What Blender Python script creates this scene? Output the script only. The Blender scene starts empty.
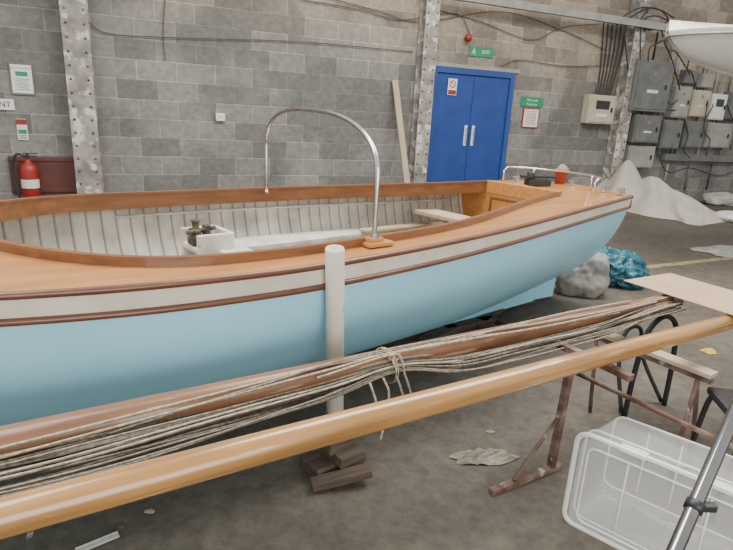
import bpy, bmesh, math, random
from mathutils import Vector, Matrix, noise
random.seed(4)
# ------------------------------------------------------------ camera frame
TH=math.radians(16.3); PH=math.radians(3.05); H=1.5; FP=550.0
F=Vector((0,math.cos(TH),-math.sin(TH)))
R0=Vector((1,0,0)); U0=Vector((0,math.sin(TH),math.cos(TH)))
R=R0*math.cos(PH)+U0*math.sin(PH); U=-R0*math.sin(PH)+U0*math.cos(PH)
CAM=Vector((0,0,H))
def ray(px,py): return R*(px-366.5)+U*(275-py)+F*FP
def gp(px,py,z=0.0):
    r=ray(px,py); return CAM+r*((z-H)/r.z)
WA=math.radians(23.4); WD=Vector((math.cos(WA),math.sin(WA),0)); WN=Vector((-math.sin(WA),math.cos(WA),0)); D=8.5
def wp(px,py,off=0.0):
    r=ray(px,py); P=CAM+r*((D-off)/(WN.dot(r))); return WD.dot(P),P.z
def W(u,z,off=0.0): return WD*u+WN*(D-off)+Vector((0,0,z))

cam_d=bpy.data.cameras.new("camera"); cam=bpy.data.objects.new("camera",cam_d)
bpy.context.collection.objects.link(cam)
m=Matrix.Identity(4)
for i in range(3):
    m[i][0]=R[i]; m[i][1]=U[i]; m[i][2]=-F[i]; m[i][3]=CAM[i]
cam.matrix_world=m; cam_d.sensor_width=36; cam_d.lens=36*FP/733; cam_d.clip_start=0.05
bpy.context.scene.camera=cam

# ------------------------------------------------------------ materials
def mat(name,c1,c2=None,scale=5,stretch=(1,1,1),rough=.5,metal=0,bump=0,contrast=(.35,.65),coat=0,alpha=1,trans=0,detail=6,spots=None,spot_scale=30,spot_thr=.68):
    m=bpy.data.materials.new(name); m.use_nodes=True; nt=m.node_tree; N=nt.nodes; L=nt.links
    b=N["Principled BSDF"]; b.inputs["Roughness"].default_value=rough; b.inputs["Metallic"].default_value=metal
    b.inputs["Coat Weight"].default_value=coat; b.inputs["Coat Roughness"].default_value=.15
    b.inputs["Alpha"].default_value=alpha; b.inputs["Transmission Weight"].default_value=trans
    if c2 is None: c2=tuple(x*.82 for x in c1)
    tc=N.new("ShaderNodeTexCoord"); mp=N.new("ShaderNodeMapping"); mp.inputs["Scale"].default_value=stretch
    L.new(tc.outputs["Object"],mp.inputs["Vector"])
    no=N.new("ShaderNodeTexNoise"); no.inputs["Scale"].default_value=scale; no.inputs["Detail"].default_value=detail
    L.new(mp.outputs[0],no.inputs["Vector"])
    cr=N.new("ShaderNodeValToRGB"); cr.color_ramp.elements[0].position=contrast[0]; cr.color_ramp.elements[1].position=contrast[1]
    cr.color_ramp.elements[0].color=(*c2,1); cr.color_ramp.elements[1].color=(*c1,1)
    L.new(no.outputs["Fac"],cr.inputs[0]); out=cr.outputs[0]
    if spots:
        n2=N.new("ShaderNodeTexNoise"); n2.inputs["Scale"].default_value=spot_scale; n2.inputs["Detail"].default_value=8
        L.new(mp.outputs[0],n2.inputs["Vector"])
        r2=N.new("ShaderNodeValToRGB"); r2.color_ramp.elements[0].position=spot_thr-.04; r2.color_ramp.elements[1].position=spot_thr+.04
        L.new(n2.outputs["Fac"],r2.inputs[0])
        mx=N.new("ShaderNodeMixRGB"); L.new(r2.outputs[0],mx.inputs[0]); L.new(out,mx.inputs[1]); mx.inputs[2].default_value=(*spots,1); out=mx.outputs[0]
    L.new(out,b.inputs["Base Color"])
    if bump:
        bp=N.new("ShaderNodeBump"); bp.inputs["Strength"].default_value=bump; bp.inputs["Distance"].default_value=.02
        L.new(no.outputs["Fac"],bp.inputs["Height"]); L.new(bp.outputs[0],b.inputs["Normal"])
    return m
def wood(name,c1,c2,s=3,rough=.4,coat=.3,bump=.1,spots=None,spot_thr=.66,st=9): 
    return mat(name,c1,c2,scale=s,stretch=(1.0,st,st),rough=rough,coat=coat,bump=bump,contrast=(.3,.7),spots=spots,spot_scale=s*1.6,spot_thr=spot_thr)

M={}
M['hull']=mat("hull_blue_paint",(.36,.73,.90),(.33,.69,.865),scale=2.2,rough=.36,coat=.25)
M['band']=mat("cream_paint",(.70,.66,.55),(.58,.54,.44),scale=6,rough=.45)
M['mahog']=wood("mahogany",(.17,.060,.026),(.095,.034,.016),rough=.35)
M['deck']=wood("deck_plywood",(.52,.25,.085),(.38,.17,.055),s=2.2,rough=.28,coat=.5)
M['coam']=wood("coaming_wood",(.25,.10,.036),(.15,.058,.022),s=3,rough=.35)
M['panel']=wood("varnished_panel",(.58,.27,.075),(.44,.19,.05),s=4,rough=.35)
M['spar1']=wood("varnished_pine",(.47,.25,.075),(.25,.115,.032),s=2.0,rough=.24,coat=.6,spots=(.56,.40,.21),spot_thr=.66,st=14)
M['spar2']=wood("worn_spar_wood",(.27,.125,.055),(.13,.056,.026),s=2.6,rough=.38,coat=.3,spots=(.42,.30,.19),spot_thr=.63,st=12)
M['steel']=mat("polished_steel",(.72,.71,.69),(.6,.58,.56),scale=12,rough=.2,metal=1)
M['chrome']=mat("dull_chrome",(.36,.36,.36),(.27,.27,.28),scale=8,rough=.10,metal=1)
M['pvc']=mat("off_white_plastic",(.78,.74,.63),(.64,.60,.50),scale=7,rough=.5,spots=(.38,.33,.27),spot_scale=14,spot_thr=.72)
M['sheetpl']=mat("pale_sheet_plastic",(.46,.45,.41),(.33,.32,.29),scale=7,rough=.5)
M['white']=mat("white_paint",(.70,.68,.63),(.50,.48,.43),scale=7,rough=.5,spots=(.40,.36,.29),spot_scale=11,spot_thr=.67)
M['ply']=wood("raw_plywood",(.50,.36,.22),(.42,.29,.165),s=3,rough=.6,coat=0)
M['timber']=wood("old_timber",(.11,.078,.052),(.052,.038,.027),s=5,rough=.8,coat=0,bump=.4)
M['palewood']=wood("pale_timber",(.47,.38,.26),(.35,.28,.18),s=4,rough=.7,coat=0,bump=.2)
M['rust']=mat("rusty_painted_steel",(.20,.145,.11),(.10,.044,.028),scale=10,rough=.7,bump=.3,contrast=(.4,.6),spots=(.42,.39,.34),spot_scale=18,spot_thr=.66)
M['stanch']=mat("flaking_column_paint",(.36,.335,.295),(.19,.175,.155),scale=6,rough=.65,bump=.3,spots=(.60,.57,.51),spot_scale=7,spot_thr=.58)
M['blue']=mat("blue_door_paint",(.018,.058,.26),(.013,.046,.21),scale=3,rough=.42)
M['bluef']=mat("blue_frame_paint",(.022,.07,.27),(.016,.055,.22),scale=3,rough=.45)
M['green']=mat("sign_green",(.02,.26,.13),rough=.5)
M['red']=mat("sign_red",(.33,.022,.02),rough=.4)
M['signw']=mat("sign_white",(.75,.74,.71),(.7,.69,.65),rough=.5)
M['dark']=mat("dark_plastic",(.02,.02,.022),rough=.45)
M['grey']=mat("grey_enclosure",(.15,.155,.148),(.10,.103,.098),scale=4,rough=.5)
M['lgrey']=mat("light_grey_enclosure",(.33,.32,.29),(.24,.235,.21),scale=4,rough=.5)
M['cream']=mat("cream_enclosure",(.50,.455,.34),(.41,.37,.27),scale=4,rough=.5)
M['rope1']=mat("pale_rope",(.50,.43,.31),(.29,.245,.175),scale=60,rough=.9,bump=.5)
M['rope2']=mat("dark_rope",(.15,.12,.09),(.06,.048,.036),scale=60,rough=.9,bump=.5)
M['rope3']=mat("grey_rope",(.34,.30,.24),(.16,.14,.11),scale=70,rough=.9,bump=.5)
M['cloth']=mat("dust_sheet",(.52,.485,.42),(.43,.40,.34),scale=2.5,rough=.9,bump=.15)
M['tealbag']=mat("turquoise_bag_plastic",(.02,.15,.19),(.006,.055,.09),scale=7,rough=.3,bump=.6)
M['greybag']=mat("grey_sack",(.27,.262,.235),(.19,.183,.165),scale=6,rough=.5,bump=.2)
M['paper']=mat("dirty_paper",(.31,.275,.215),(.19,.165,.13),scale=12,rough=.8)
M['clear']=mat("clear_plastic",(.90,.91,.90),(.88,.89,.88),rough=.10,alpha=.125)
M['clearrim']=mat("clear_plastic_rim",(.88,.90,.90),(.84,.87,.87),rough=.12,alpha=.6)
M['gel']=mat("white_gelcoat",(.84,.83,.80),(.80,.79,.77),rough=.25,coat=.5)
M['yellow']=mat("floor_line_paint",(.36,.29,.12),(.17,.14,.09),scale=14,rough=.8)
M['terra']=mat("red_plastic_pot",(.38,.07,.04),rough=.5)
M['darkred']=mat("dark_red_board",(.13,.04,.03),(.08,.027,.022),scale=3,rough=.6)
M['black']=mat("black_paint",(.012,.012,.014),rough=.6)
M['engine']=mat("oily_brown_metal",(.16,.12,.08),(.03,.025,.02),scale=22,rough=.6,bump=.5,metal=.2)

def brick_mat():
    m=bpy.data.materials.new("painted_block_wall"); m.use_nodes=True; nt=m.node_tree; N=nt.nodes; L=nt.links
    b=N["Principled BSDF"]; b.inputs["Roughness"].default_value=.85
    tc=N.new("ShaderNodeTexCoord"); sx=N.new("ShaderNodeSeparateXYZ"); cx=N.new("ShaderNodeCombineXYZ")
    L.new(tc.outputs["Object"],sx.inputs[0]); L.new(sx.outputs[0],cx.inputs[0]); L.new(sx.outputs[2],cx.inputs[1])
    br=N.new("ShaderNodeTexBrick"); br.inputs["Scale"].default_value=1; br.inputs["Brick Width"].default_value=.52; br.inputs["Row Height"].default_value=.255
    br.inputs["Mortar Size"].default_value=.009; br.inputs["Mortar Smooth"].default_value=.3; br.inputs["Bias"].default_value=-.1
    L.new(cx.outputs[0],br.inputs["Vector"])
    br.inputs["Color1"].default_value=(.215,.205,.19,1); br.inputs["Color2"].default_value=(.295,.283,.262,1); br.inputs["Mortar"].default_value=(.355,.338,.305,1)
    br2=N.new("ShaderNodeTexBrick")
    for k in ("Scale","Brick Width","Row Height","Mortar Size","Mortar Smooth"): br2.inputs[k].default_value=br.inputs[k].default_value
    L.new(cx.outputs[0],br2.inputs["Vector"])
    br2.inputs["Color1"].default_value=(.32,.265,.20,1); br2.inputs["Color2"].default_value=(.40,.335,.255,1); br2.inputs["Mortar"].default_value=(.46,.40,.32,1)
    n1=N.new("ShaderNodeTexNoise"); n1.inputs["Scale"].default_value=.9; n1.inputs["Detail"].default_value=8; L.new(cx.outputs[0],n1.inputs["Vector"])
    ma=N.new("ShaderNodeMath"); ma.operation='MULTIPLY_ADD'; L.new(sx.outputs[2],ma.inputs[0]); ma.inputs[1].default_value=.60; ma.inputs[2].default_value=-.22
    mx_=N.new("ShaderNodeMath"); mx_.operation='MULTIPLY_ADD'; L.new(sx.outputs[0],mx_.inputs[0]); mx_.inputs[1].default_value=.08; L.new(ma.outputs[0],mx_.inputs[2])
    mb=N.new("ShaderNodeMath"); mb.operation='ADD'; L.new(mx_.outputs[0],mb.inputs[0]); L.new(n1.outputs["Fac"],mb.inputs[1])
    rp=N.new("ShaderNodeValToRGB"); rp.color_ramp.elements[0].position=.30; rp.color_ramp.elements[1].position=.85; L.new(mb.outputs[0],rp.inputs[0])
    mc=N.new("ShaderNodeMixRGB"); L.new(rp.outputs[0],mc.inputs[0]); L.new(br.outputs[0],mc.inputs[1]); L.new(br2.outputs[0],mc.inputs[2])
    br3=N.new("ShaderNodeTexBrick")
    for k in ("Scale","Brick Width","Row Height"): br3.inputs[k].default_value=br.inputs[k].default_value
    br3.inputs["Mortar Size"].default_value=0; br3.inputs["Color1"].default_value=(0,0,0,1); br3.inputs["Color2"].default_value=(1,1,1,1); br3.inputs["Mortar"].default_value=(0,0,0,1)
    L.new(cx.outputs[0],br3.inputs["Vector"])
    n4=N.new("ShaderNodeTexNoise"); n4.inputs["Scale"].default_value=.6; n4.inputs["Detail"].default_value=3; L.new(cx.outputs[0],n4.inputs["Vector"])
    m4=N.new("ShaderNodeMath"); m4.operation='MULTIPLY_ADD'; L.new(br3.outputs[0],m4.inputs[0]); m4.inputs[1].default_value=.34; L.new(n4.outputs["Fac"],m4.inputs[2])
    r4=N.new("ShaderNodeValToRGB"); ee=r4.color_ramp.elements; ee[0].position=.40; ee[0].color=(1.28,1.26,1.22,1); ee[1].position=.74; ee[1].color=(.56,.56,.57,1); x_=ee.new(.52); x_.color=(1,1,1,1); x2_=ee.new(.62); x2_.color=(.97,.97,.97,1); L.new(m4.outputs[0],r4.inputs[0])
    m5=N.new("ShaderNodeMixRGB"); m5.blend_type='MULTIPLY'; m5.inputs[0].default_value=1; L.new(mc.outputs[0],m5.inputs[1]); L.new(r4.outputs[0],m5.inputs[2])
    n2=N.new("ShaderNodeTexNoise"); n2.inputs["Scale"].default_value=11; n2.inputs["Detail"].default_value=10; n2.inputs["Roughness"].default_value=.7; L.new(cx.outputs[0],n2.inputs["Vector"])
    r2=N.new("ShaderNodeValToRGB"); r2.color_ramp.elements[0].position=.3; r2.color_ramp.elements[1].position=.75
    r2.color_ramp.elements[0].color=(.70,.70,.70,1); r2.color_ramp.elements[1].color=(1.27,1.27,1.26,1); L.new(n2.outputs["Fac"],r2.inputs[0])
    mm=N.new("ShaderNodeMixRGB"); mm.blend_type='MULTIPLY'; mm.inputs[0].default_value=1; L.new(m5.outputs[0],mm.inputs[1]); L.new(r2.outputs[0],mm.inputs[2])
    L.new(mm.outputs[0],b.inputs["Base Color"])
    h=N.new("ShaderNodeMath"); h.operation='MULTIPLY_ADD'; L.new(br.outputs["Fac"],h.inputs[0]); h.inputs[1].default_value=-.5; L.new(n2.outputs["Fac"],h.inputs[2])
    bp=N.new("ShaderNodeBump"); bp.inputs["Strength"].default_value=.6; bp.inputs["Distance"].default_value=.015; L.new(h.outputs[0],bp.inputs["Height"]); L.new(bp.outputs[0],b.inputs["Normal"])
    return m
def floor_mat():
    m=bpy.data.materials.new("dusty_concrete"); m.use_nodes=True; nt=m.node_tree; N=nt.nodes; L=nt.links
    b=N["Principled BSDF"]; b.inputs["Roughness"].default_value=.75
    tc=N.new("ShaderNodeTexCoord")
    def noi(s,d=10,r=.6):
        n=N.new("ShaderNodeTexNoise"); n.inputs["Scale"].default_value=s; n.inputs["Detail"].default_value=d; n.inputs["Roughness"].default_value=r; L.new(tc.outputs["Object"],n.inputs["Vector"]); return n
    a=noi(1.1); c=noi(14,12,.75); e=noi(90,3,.5)
    r1=N.new("ShaderNodeValToRGB"); r1.color_ramp.elements[0].position=.30; r1.color_ramp.elements[1].position=.72
    r1.color_ramp.elements[0].color=(.070,.057,.043,1); r1.color_ramp.elements[1].color=(.130,.108,.082,1); L.new(a.outputs["Fac"],r1.inputs[0])
    r2=N.new("ShaderNodeValToRGB"); r2.color_ramp.elements[0].position=.35; r2.color_ramp.elements[1].position=.7
    r2.color_ramp.elements[0].color=(.62,.62,.62,1); r2.color_ramp.elements[1].color=(1.35,1.35,1.35,1); L.new(c.outputs["Fac"],r2.inputs[0])
    mm=N.new("ShaderNodeMixRGB"); mm.blend_type='MULTIPLY'; mm.inputs[0].default_value=1; L.new(r1.outputs[0],mm.inputs[1]); L.new(r2.outputs[0],mm.inputs[2])
    r3=N.new("ShaderNodeValToRGB"); r3.color_ramp.elements[0].position=.71; r3.color_ramp.elements[1].position=.75; L.new(e.outputs["Fac"],r3.inputs[0])
    m3=N.new("ShaderNodeMixRGB"); L.new(r3.outputs[0],m3.inputs[0]); L.new(mm.outputs[0],m3.inputs[1]); m3.inputs[2].default_value=(.30,.265,.205,1)
    L.new(m3.outputs[0],b.inputs["Base Color"])
    bp=N.new("ShaderNodeBump"); bp.inputs["Strength"].default_value=.35; bp.inputs["Distance"].default_value=.01; L.new(c.outputs["Fac"],bp.inputs["Height"]); L.new(bp.outputs[0],b.inputs["Normal"])
    return m
def liner_mat():
    m=bpy.data.materials.new("white_planked_liner"); m.use_nodes=True; nt=m.node_tree; N=nt.nodes; L=nt.links
    b=N["Principled BSDF"]; b.inputs["Roughness"].default_value=.55
    tc=N.new("ShaderNodeTexCoord"); sx=N.new("ShaderNodeSeparateXYZ"); L.new(tc.outputs["Object"],sx.inputs[0])
    d=N.new("ShaderNodeMath"); d.operation='MULTIPLY'; d.inputs[1].default_value=1/.082; L.new(sx.outputs[0],d.inputs[0])
    f=N.new("ShaderNodeMath"); f.operation='FRACT'; L.new(d.outputs[0],f.inputs[0])
    r=N.new("ShaderNodeValToRGB"); e=r.color_ramp.elements; e[0].position=0; e[0].color=(.24,.22,.185,1); e[1].position=.22; e[1].color=(.60,.575,.515,1)
    x=e.new(.07); x.color=(.28,.255,.215,1); x=e.new(.85); x.color=(.56,.535,.48,1); L.new(f.outputs[0],r.inputs[0])
    n=N.new("ShaderNodeTexNoise"); n.inputs["Scale"].default_value=5; n.inputs["Detail"].default_value=8; L.new(tc.outputs["Object"],n.inputs["Vector"])
    r2=N.new("ShaderNodeValToRGB"); r2.color_ramp.elements[0].color=(.72,.70,.66,1); r2.color_ramp.elements[1].color=(1.1,1.1,1.08,1); r2.color_ramp.elements[0].position=.35; r2.color_ramp.elements[1].position=.6; L.new(n.outputs["Fac"],r2.inputs[0])
    mm=N.new("ShaderNodeMixRGB"); mm.blend_type='MULTIPLY'; mm.inputs[0].default_value=1; L.new(r.outputs[0],mm.inputs[1]); L.new(r2.outputs[0],mm.inputs[2])
    L.new(mm.outputs[0],b.inputs["Base Color"])
    bp=N.new("ShaderNodeBump"); bp.inputs["Strength"].default_value=.8; bp.inputs["Distance"].default_value=.012; L.new(r.outputs[0],bp.inputs["Height"]); L.new(bp.outputs[0],b.inputs["Normal"])
    return m
M['wall']=brick_mat(); M['floor']=floor_mat(); M['liner']=liner_mat()

# ------------------------------------------------------------ builders
def link(o,parent=None):
    bpy.context.collection.objects.link(o)
    if parent is not None: o.parent=parent
    return o
def meshobj(name,verts,faces,material,parent=None,loc=(0,0,0),rotz=0,smooth=False,rot=None):
    me=bpy.data.meshes.new(name); me.from_pydata([tuple(v) for v in verts],[],faces); me.update()
    bm=bmesh.new(); bm.from_mesh(me); bmesh.ops.recalc_face_normals(bm,faces=bm.faces); bm.to_mesh(me); bm.free()
    o=bpy.data.objects.new(name,me); me.materials.append(material)
    o.location=loc; o.rotation_euler=rot if rot is not None else (0,0,rotz)
    if smooth:
        for p in me.polygons: p.use_smooth=True
    return link(o,parent)
def empty(name,loc,rotz=0):
    o=bpy.data.objects.new(name,None); o.location=loc; o.rotation_euler=(0,0,rotz); o.empty_display_size=.1; return link(o)
def top(o,label,cat,group=None,kind=None):
    o["label"]=label; o["category"]=cat
    if group: o["group"]=group
    if kind: o["kind"]=kind
    return o
def struct(o): o["kind"]="structure"; return o
def box(name,size,loc,material,parent=None,rotz=0,bevel=0.0,rot=None,boxes=None):
    bm=bmesh.new()
    for sz,c in (boxes or [(size,(0,0,0))]):
        r=bmesh.ops.create_cube(bm,size=1.0)
        for v in r['verts']: v.co=Vector((v.co.x*sz[0]+c[0],v.co.y*sz[1]+c[1],v.co.z*sz[2]+c[2]))
    if bevel>0: bmesh.ops.bevel(bm,geom=list(bm.edges),offset=bevel,segments=2,affect='EDGES',profile=.6)
    me=bpy.data.meshes.new(name); bm.to_mesh(me); bm.free(); me.materials.append(material)
    o=bpy.data.objects.new(name,me); o.location=loc; o.rotation_euler=rot if rot is not None else (0,0,rotz)
    return link(o,parent)
def tube_geo(pts,r,seg=10,closed=False,V=None,Fc=None):
    V=V if V is not None else []; Fc=Fc if Fc is not None else []
    pts=[Vector(p) for p in pts]; n=len(pts); base=len(V)
    t0=(pts[1]-pts[0]).normalized(); up=Vector((0,0,1)) if abs(t0.z)<.9 else Vector((1,0,0))
    nrm=(up-t0*up.dot(t0)).normalized()
    for i,p in enumerate(pts):
        t=(pts[min(i+1,n-1)]-pts[max(i-1,0)]).normalized()
        nrm=(nrm-t*nrm.dot(t)).normalized(); bn=t.cross(nrm)
        rr=r[i] if isinstance(r,(list,tuple)) else r
        for k in range(seg):
            a=2*math.pi*k/seg; V.append(p+nrm*(math.cos(a)*rr)+bn*(math.sin(a)*rr))
    for i in range(n-1):
        for k in range(seg):
            a=base+i*seg+k; b=base+i*seg+(k+1)%seg; Fc.append((a,b,b+seg,a+seg))
    Fc.append(tuple(base+k for k in range(seg))[::-1]); Fc.append(tuple(base+(n-1)*seg+k for k in range(seg)))
    return V,Fc
def tube(name,pts,r,material,parent=None,seg=10,loc=(0,0,0),rotz=0):
    V,Fc=tube_geo([Vector(p) for p in pts],r,seg)
    return meshobj(name,V,Fc,material,parent,loc,rotz,smooth=True)
def cr(pts,n=8):
    P=[Vector(p) for p in pts]; P=[P[0]*2-P[1]]+P+[P[-1]*2-P[-2]]; out=[]
    for i in range(1,len(P)-2):
        for k in range(n):
            t=k/n; a,b,c,d=P[i-1],P[i],P[i+1],P[i+2]
            out.append(.5*((2*b)+(c-a)*t+(2*a-5*b+4*c-d)*t*t+(3*b-a-3*c+d)*t**3))
    out.append(P[-2]); return out
def interp(x,T):
    n=len(T)
    if x<=T[0][0]: return T[0][1]
    if x>=T[-1][0]: return T[-1][1]
    for i in range(n-1):
        if T[i][0]<=x<=T[i+1][0]: break
    def sl(j):
        if j<=0: return (T[1][1]-T[0][1])/(T[1][0]-T[0][0])
        if j>=n-1: return (T[-1][1]-T[-2][1])/(T[-1][0]-T[-2][0])
        return (T[j+1][1]-T[j-1][1])/(T[j+1][0]-T[j-1][0])
    h=T[i+1][0]-T[i][0]; t=(x-T[i][0])/h
    return (2*t**3-3*t*t+1)*T[i][1]+(t**3-2*t*t+t)*h*sl(i)+(-2*t**3+3*t*t)*T[i+1][1]+(t**3-t*t)*h*sl(i+1)
def sms(x): x=max(0,min(1,x)); return x*x*(3-2*x)
def lump(name,loc,rx,ry,h,material,seed=0,peak=(0,0),fold=.12,nf=9,parent=None,power=.8,rot=0,crease=.05,edge=.22):
    V=[];Fc=[]; nr=22; na=96
    for i in range(nr+1):
        r=i/nr
        for k in range(na):
            a=2*math.pi*k/na
            nz=noise.noise(Vector((math.cos(a)*1.6+seed,math.sin(a)*1.6,seed*.7)))
            fo=noise.noise(Vector((math.cos(a)*5,math.sin(a)*5,seed)))*1.4*fold*r
            rad=r*(1+edge*nz*2)*(1+fo*.35)
            x=math.cos(a)*rad*rx+peak[0]*(1-r); y=math.sin(a)*rad*ry+peak[1]*(1-r)
            z=h*(max(0,1-r**1.5))**power*(1+fo*.8)
            z+=h*crease*3*noise.noise(Vector((x/rx*3+seed,y/ry*3,z/h*2)))*math.sin(math.pi*min(1,r*1.0))
            z=max(z,0.004) if r<1 else .003
            V.append((x,y,z))
    for i in range(nr):
        for k in range(na):
            a=i*na+k; b=i*na+(k+1)%na; Fc.append((a,b,b+na,a+na))
    Fc.append(tuple(range(na)))
    return meshobj(name,V,Fc,material,parent,loc,rot,smooth=True)
def bag(name,loc,rx,ry,h,material,seed,freq=2.2,amp=.22,parent=None,lean=(0,0)):
    bm=bmesh.new(); bmesh.ops.create_icosphere(bm,subdivisions=5,radius=1)
    sv=Vector((seed*3.1,seed*1.7,seed))
    for v in bm.verts:
        n_=v.co.normalized(); 
        a1=1-2*abs(noise.noise(n_*freq+sv)); a2=1-2*abs(noise.noise(n_*freq*2.3+sv*1.3)); a3=noise.noise(n_*1.1+sv*.5)
        r=1+amp*(a1*.7+a2*.35-.5)+.28*a3
        co=n_*r; zz=(co.z+.72)/1.72
        if zz<0: zz=0.0
        bulge=1+.12*(1-zz)
        v.co=Vector((co.x*rx*bulge+lean[0]*zz,co.y*ry*bulge+lean[1]*zz,zz*h+.002))
    me=bpy.data.meshes.new(name); bm.to_mesh(me); bm.free(); me.materials.append(material)
    for p in me.polygons: p.use_smooth=True
    o=bpy.data.objects.new(name,me); o.location=loc; return link(o,parent)
def scrap(name,loc,rx,ry,h,material,seed,rot=0):
    n=14; V=[];Fc=[]
    for i in range(n+1):
        for j in range(n+1):
            u=i/n*2-1; v=j/n*2-1
            ex=1+.35*noise.noise(Vector((u*1.2+seed,v*1.2,0))); ey=1+.35*noise.noise(Vector((u*1.2,v*1.2+seed,3)))
            z=h*(.35+abs(noise.noise(Vector((u*2.2+seed,v*2.2,seed))))*2.2+.4*abs(noise.noise(Vector((u*5,v*5+seed,seed)))))*(1-.75*max(abs(u),abs(v))**3)
            V.append((u*rx*ex,v*ry*ey*(1-.3*abs(u)),max(.003,z)))
    for i in range(n):
        for j in range(n): a=i*(n+1)+j; Fc.append((a,a+1,a+n+2,a+n+1))
    return meshobj(name,V,Fc,material,None,loc,rot)
def text(name,s,size,parent,loc,material,rot=(math.pi/2,0,0),align='CENTER'):
    c=bpy.data.curves.new(name,'FONT'); c.body=s; c.size=size; c.align_x=align; c.align_y='CENTER'; c.extrude=.0008
    t=bpy.data.objects.new("tmp_text",c); bpy.context.collection.objects.link(t)
    dg=bpy.context.evaluated_depsgraph_get(); me=bpy.data.meshes.new_from_object(t.evaluated_get(dg)); me.name=name
    bpy.data.objects.remove(t); me.materials.clear(); me.materials.append(material)
    o=bpy.data.objects.new(name,me); o.location=loc; o.rotation_euler=rot; return link(o,parent)

# ------------------------------------------------------------ setting
o=box("floor",(26,22,.2),(2,8,-.1),M['floor']); struct(o)
o=box("wall_back",(26,.3,4.6),tuple(W(3,2.3,-.15)),M['wall'],rotz=WA); struct(o)

def column(pxc,py,width,label):
    u,_=wp(pxc,py,.1); e=empty("steel_column",W(u,0,.13),WA)
    box("web",None,(0,0,2.2),M['stanch'],e,boxes=[((.02,.2,4.4),(0,0,0)),((width,.018,4.4),(0,-.1,0)),((width,.018,4.4),(0,.1,0))],bevel=.002)
    bm=bmesh.new()
    for k in range(26):
        for sx in (-1,1):
            r=bmesh.ops.create_uvsphere(bm,u_segments=8,v_segments=5,radius=.017)
            for v in r['verts']: v.co+=Vector((sx*width*.33,-.11,.25+k*.165))
    me=bpy.data.meshes.new("rivets"); bm.to_mesh(me); bm.free(); me.materials.append(M['rust'])
    rv=link(bpy.data.objects.new("rivet_rows",me),e); rv["kind"]="stuff"
    top(e,label,"column"); return e
column(82,95,.31,"riveted steel column with flaking pale paint beside the notices")
column(423,90,.24,"riveted steel column with flaking paint beside the blue door")
column(623,100,.26,"grey steel column with cables beside the electrical boxes")

# door
uL,zt=wp(431,66); uR,_=wp(513,72)
dw=uR-uL; dr=empty("door_1",W(uL+dw/2,0,0),WA); dr["kind"]="structure"
fw=.09
box("door_frame",None,(0,-.04,0),M['bluef'],dr,boxes=[((fw,.1,zt),(-dw/2+fw/2,0,zt/2)),((fw,.1,zt),(dw/2-fw/2,0,zt/2)),((dw-2*fw,.1,fw),(0,0,zt-fw/2))],bevel=.006)
lw=(dw-2*fw)/2
for sx in (-1,1):
    lf=box("door_leaf",(lw-.008,.05,zt-fw-.01),(sx*lw/2,-.035,(zt-fw)/2),M['blue'],dr,bevel=.004)
    box("push_plate",(.055,.012,.34),(-sx*(lw/2-.075),-.032,.12),M['signw'],lf,bevel=.004)
    box("pull_handle",None,(-sx*(lw/2-.075),-.06,.12),M['steel'],lf,boxes=[((.018,.018,.26),(0,0,0)),((.018,.05,.018),(0,.02,.11)),((.018,.05,.018),(0,.02,-.11))],bevel=.003)
o=box("lintel",(dw+.25,.03,.06),W(uL+dw/2,zt+.04,.016),M['lgrey'],rotz=WA,bevel=.004); o.name="trim_2"; struct(o)
us,zs_=wp(450,87); e=empty("door_notice",W(us,zs_,.075),WA)
box("plate",(.17,.006,.26),(0,0,0),M['signw'],e)
def disc(name,r,th,loc,material,parent,seg=28,rot=(math.pi/2,0,0)):
    bm=bmesh.new(); bmesh.ops.create_cone(bm,segments=seg,radius1=r,radius2=r,depth=th,cap_ends=True)
    me=bpy.data.meshes.new(name); bm.to_mesh(me); bm.free(); me.materials.append(material)
    o=bpy.data.objects.new(name,me); o.location=loc; o.rotation_euler=rot; return link(o,parent)
disc("red_circle",.06,.004,(0,-.004,.045),M['red'],e); disc("white_centre",.044,.004,(0,-.006,.045),M['signw'],e)
box("red_bar",(.1,.003,.012),(0,-.009,.045),M['red'],e,rot=(0,math.radians(45),0)); box("red_panel",(.15,.004,.07),(0,-.005,-.085),M['red'],e)
top(e,"white and red prohibition notice on the blue door","sign")

def sign(name,x0,y0,x1,y1,material,label,border=None):
    ua,za=wp(x0,y0); ub,zb=wp(x1,y1); w=ub-ua; umid=(ua+ub)/2
    _,za2=wp((x0+x1)/2,y0); _,zb2=wp((x0+x1)/2,y1); h=za2-zb2; zc=(za2+zb2)/2
    e=empty(name,W(umid,zc,.012),WA); box("plate",(w,.012,h),(0,0,0),border or material,e,bevel=.002)
    if border: box("face",(w*.86,.006,h*.88),(0,-.006,0),material,e)
    top(e,label,"sign"); return e,w,h
e,w,h=sign("exit_sign",469,47,492,57,M['green'],"green and white fire exit sign with running figure above the door")
text("lettering","EXIT",h*.50,e,(w*.20,-.0085,0),M['signw'])
hh=h*.8
V=[];Fc=[]
def limb(x0,z0,x1,z1,t):
    d=Vector((x1-x0,0,z1-z0)); n_=Vector((-d.z,0,d.x)).normalized()*t/2; b=len(V)
    for p in (Vector((x0,0,z0))+n_,Vector((x0,0,z0))-n_,Vector((x1,0,z1))-n_,Vector((x1,0,z1))+n_): V.append(p)
    Fc.append((b,b+1,b+2,b+3))
for a_ in ((-.02,.18,.02,-.08,.2),(.02,-.08,.18,-.14,.1),(.18,-.14,.16,-.42,.1),(.0,-.08,-.12,-.24,.1),(-.12,-.24,-.32,-.24,.1),(-.02,.14,.2,.04,.08),(-.03,.16,-.2,.02,.08),(-.2,.02,-.26,-.08,.08),(.0,.30,.0,.44,.15)): limb(*[c*hh for c in a_])
meshobj("running_figure",V,Fc,M['signw'],e,(-w*.30,-.0085,0))
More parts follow.
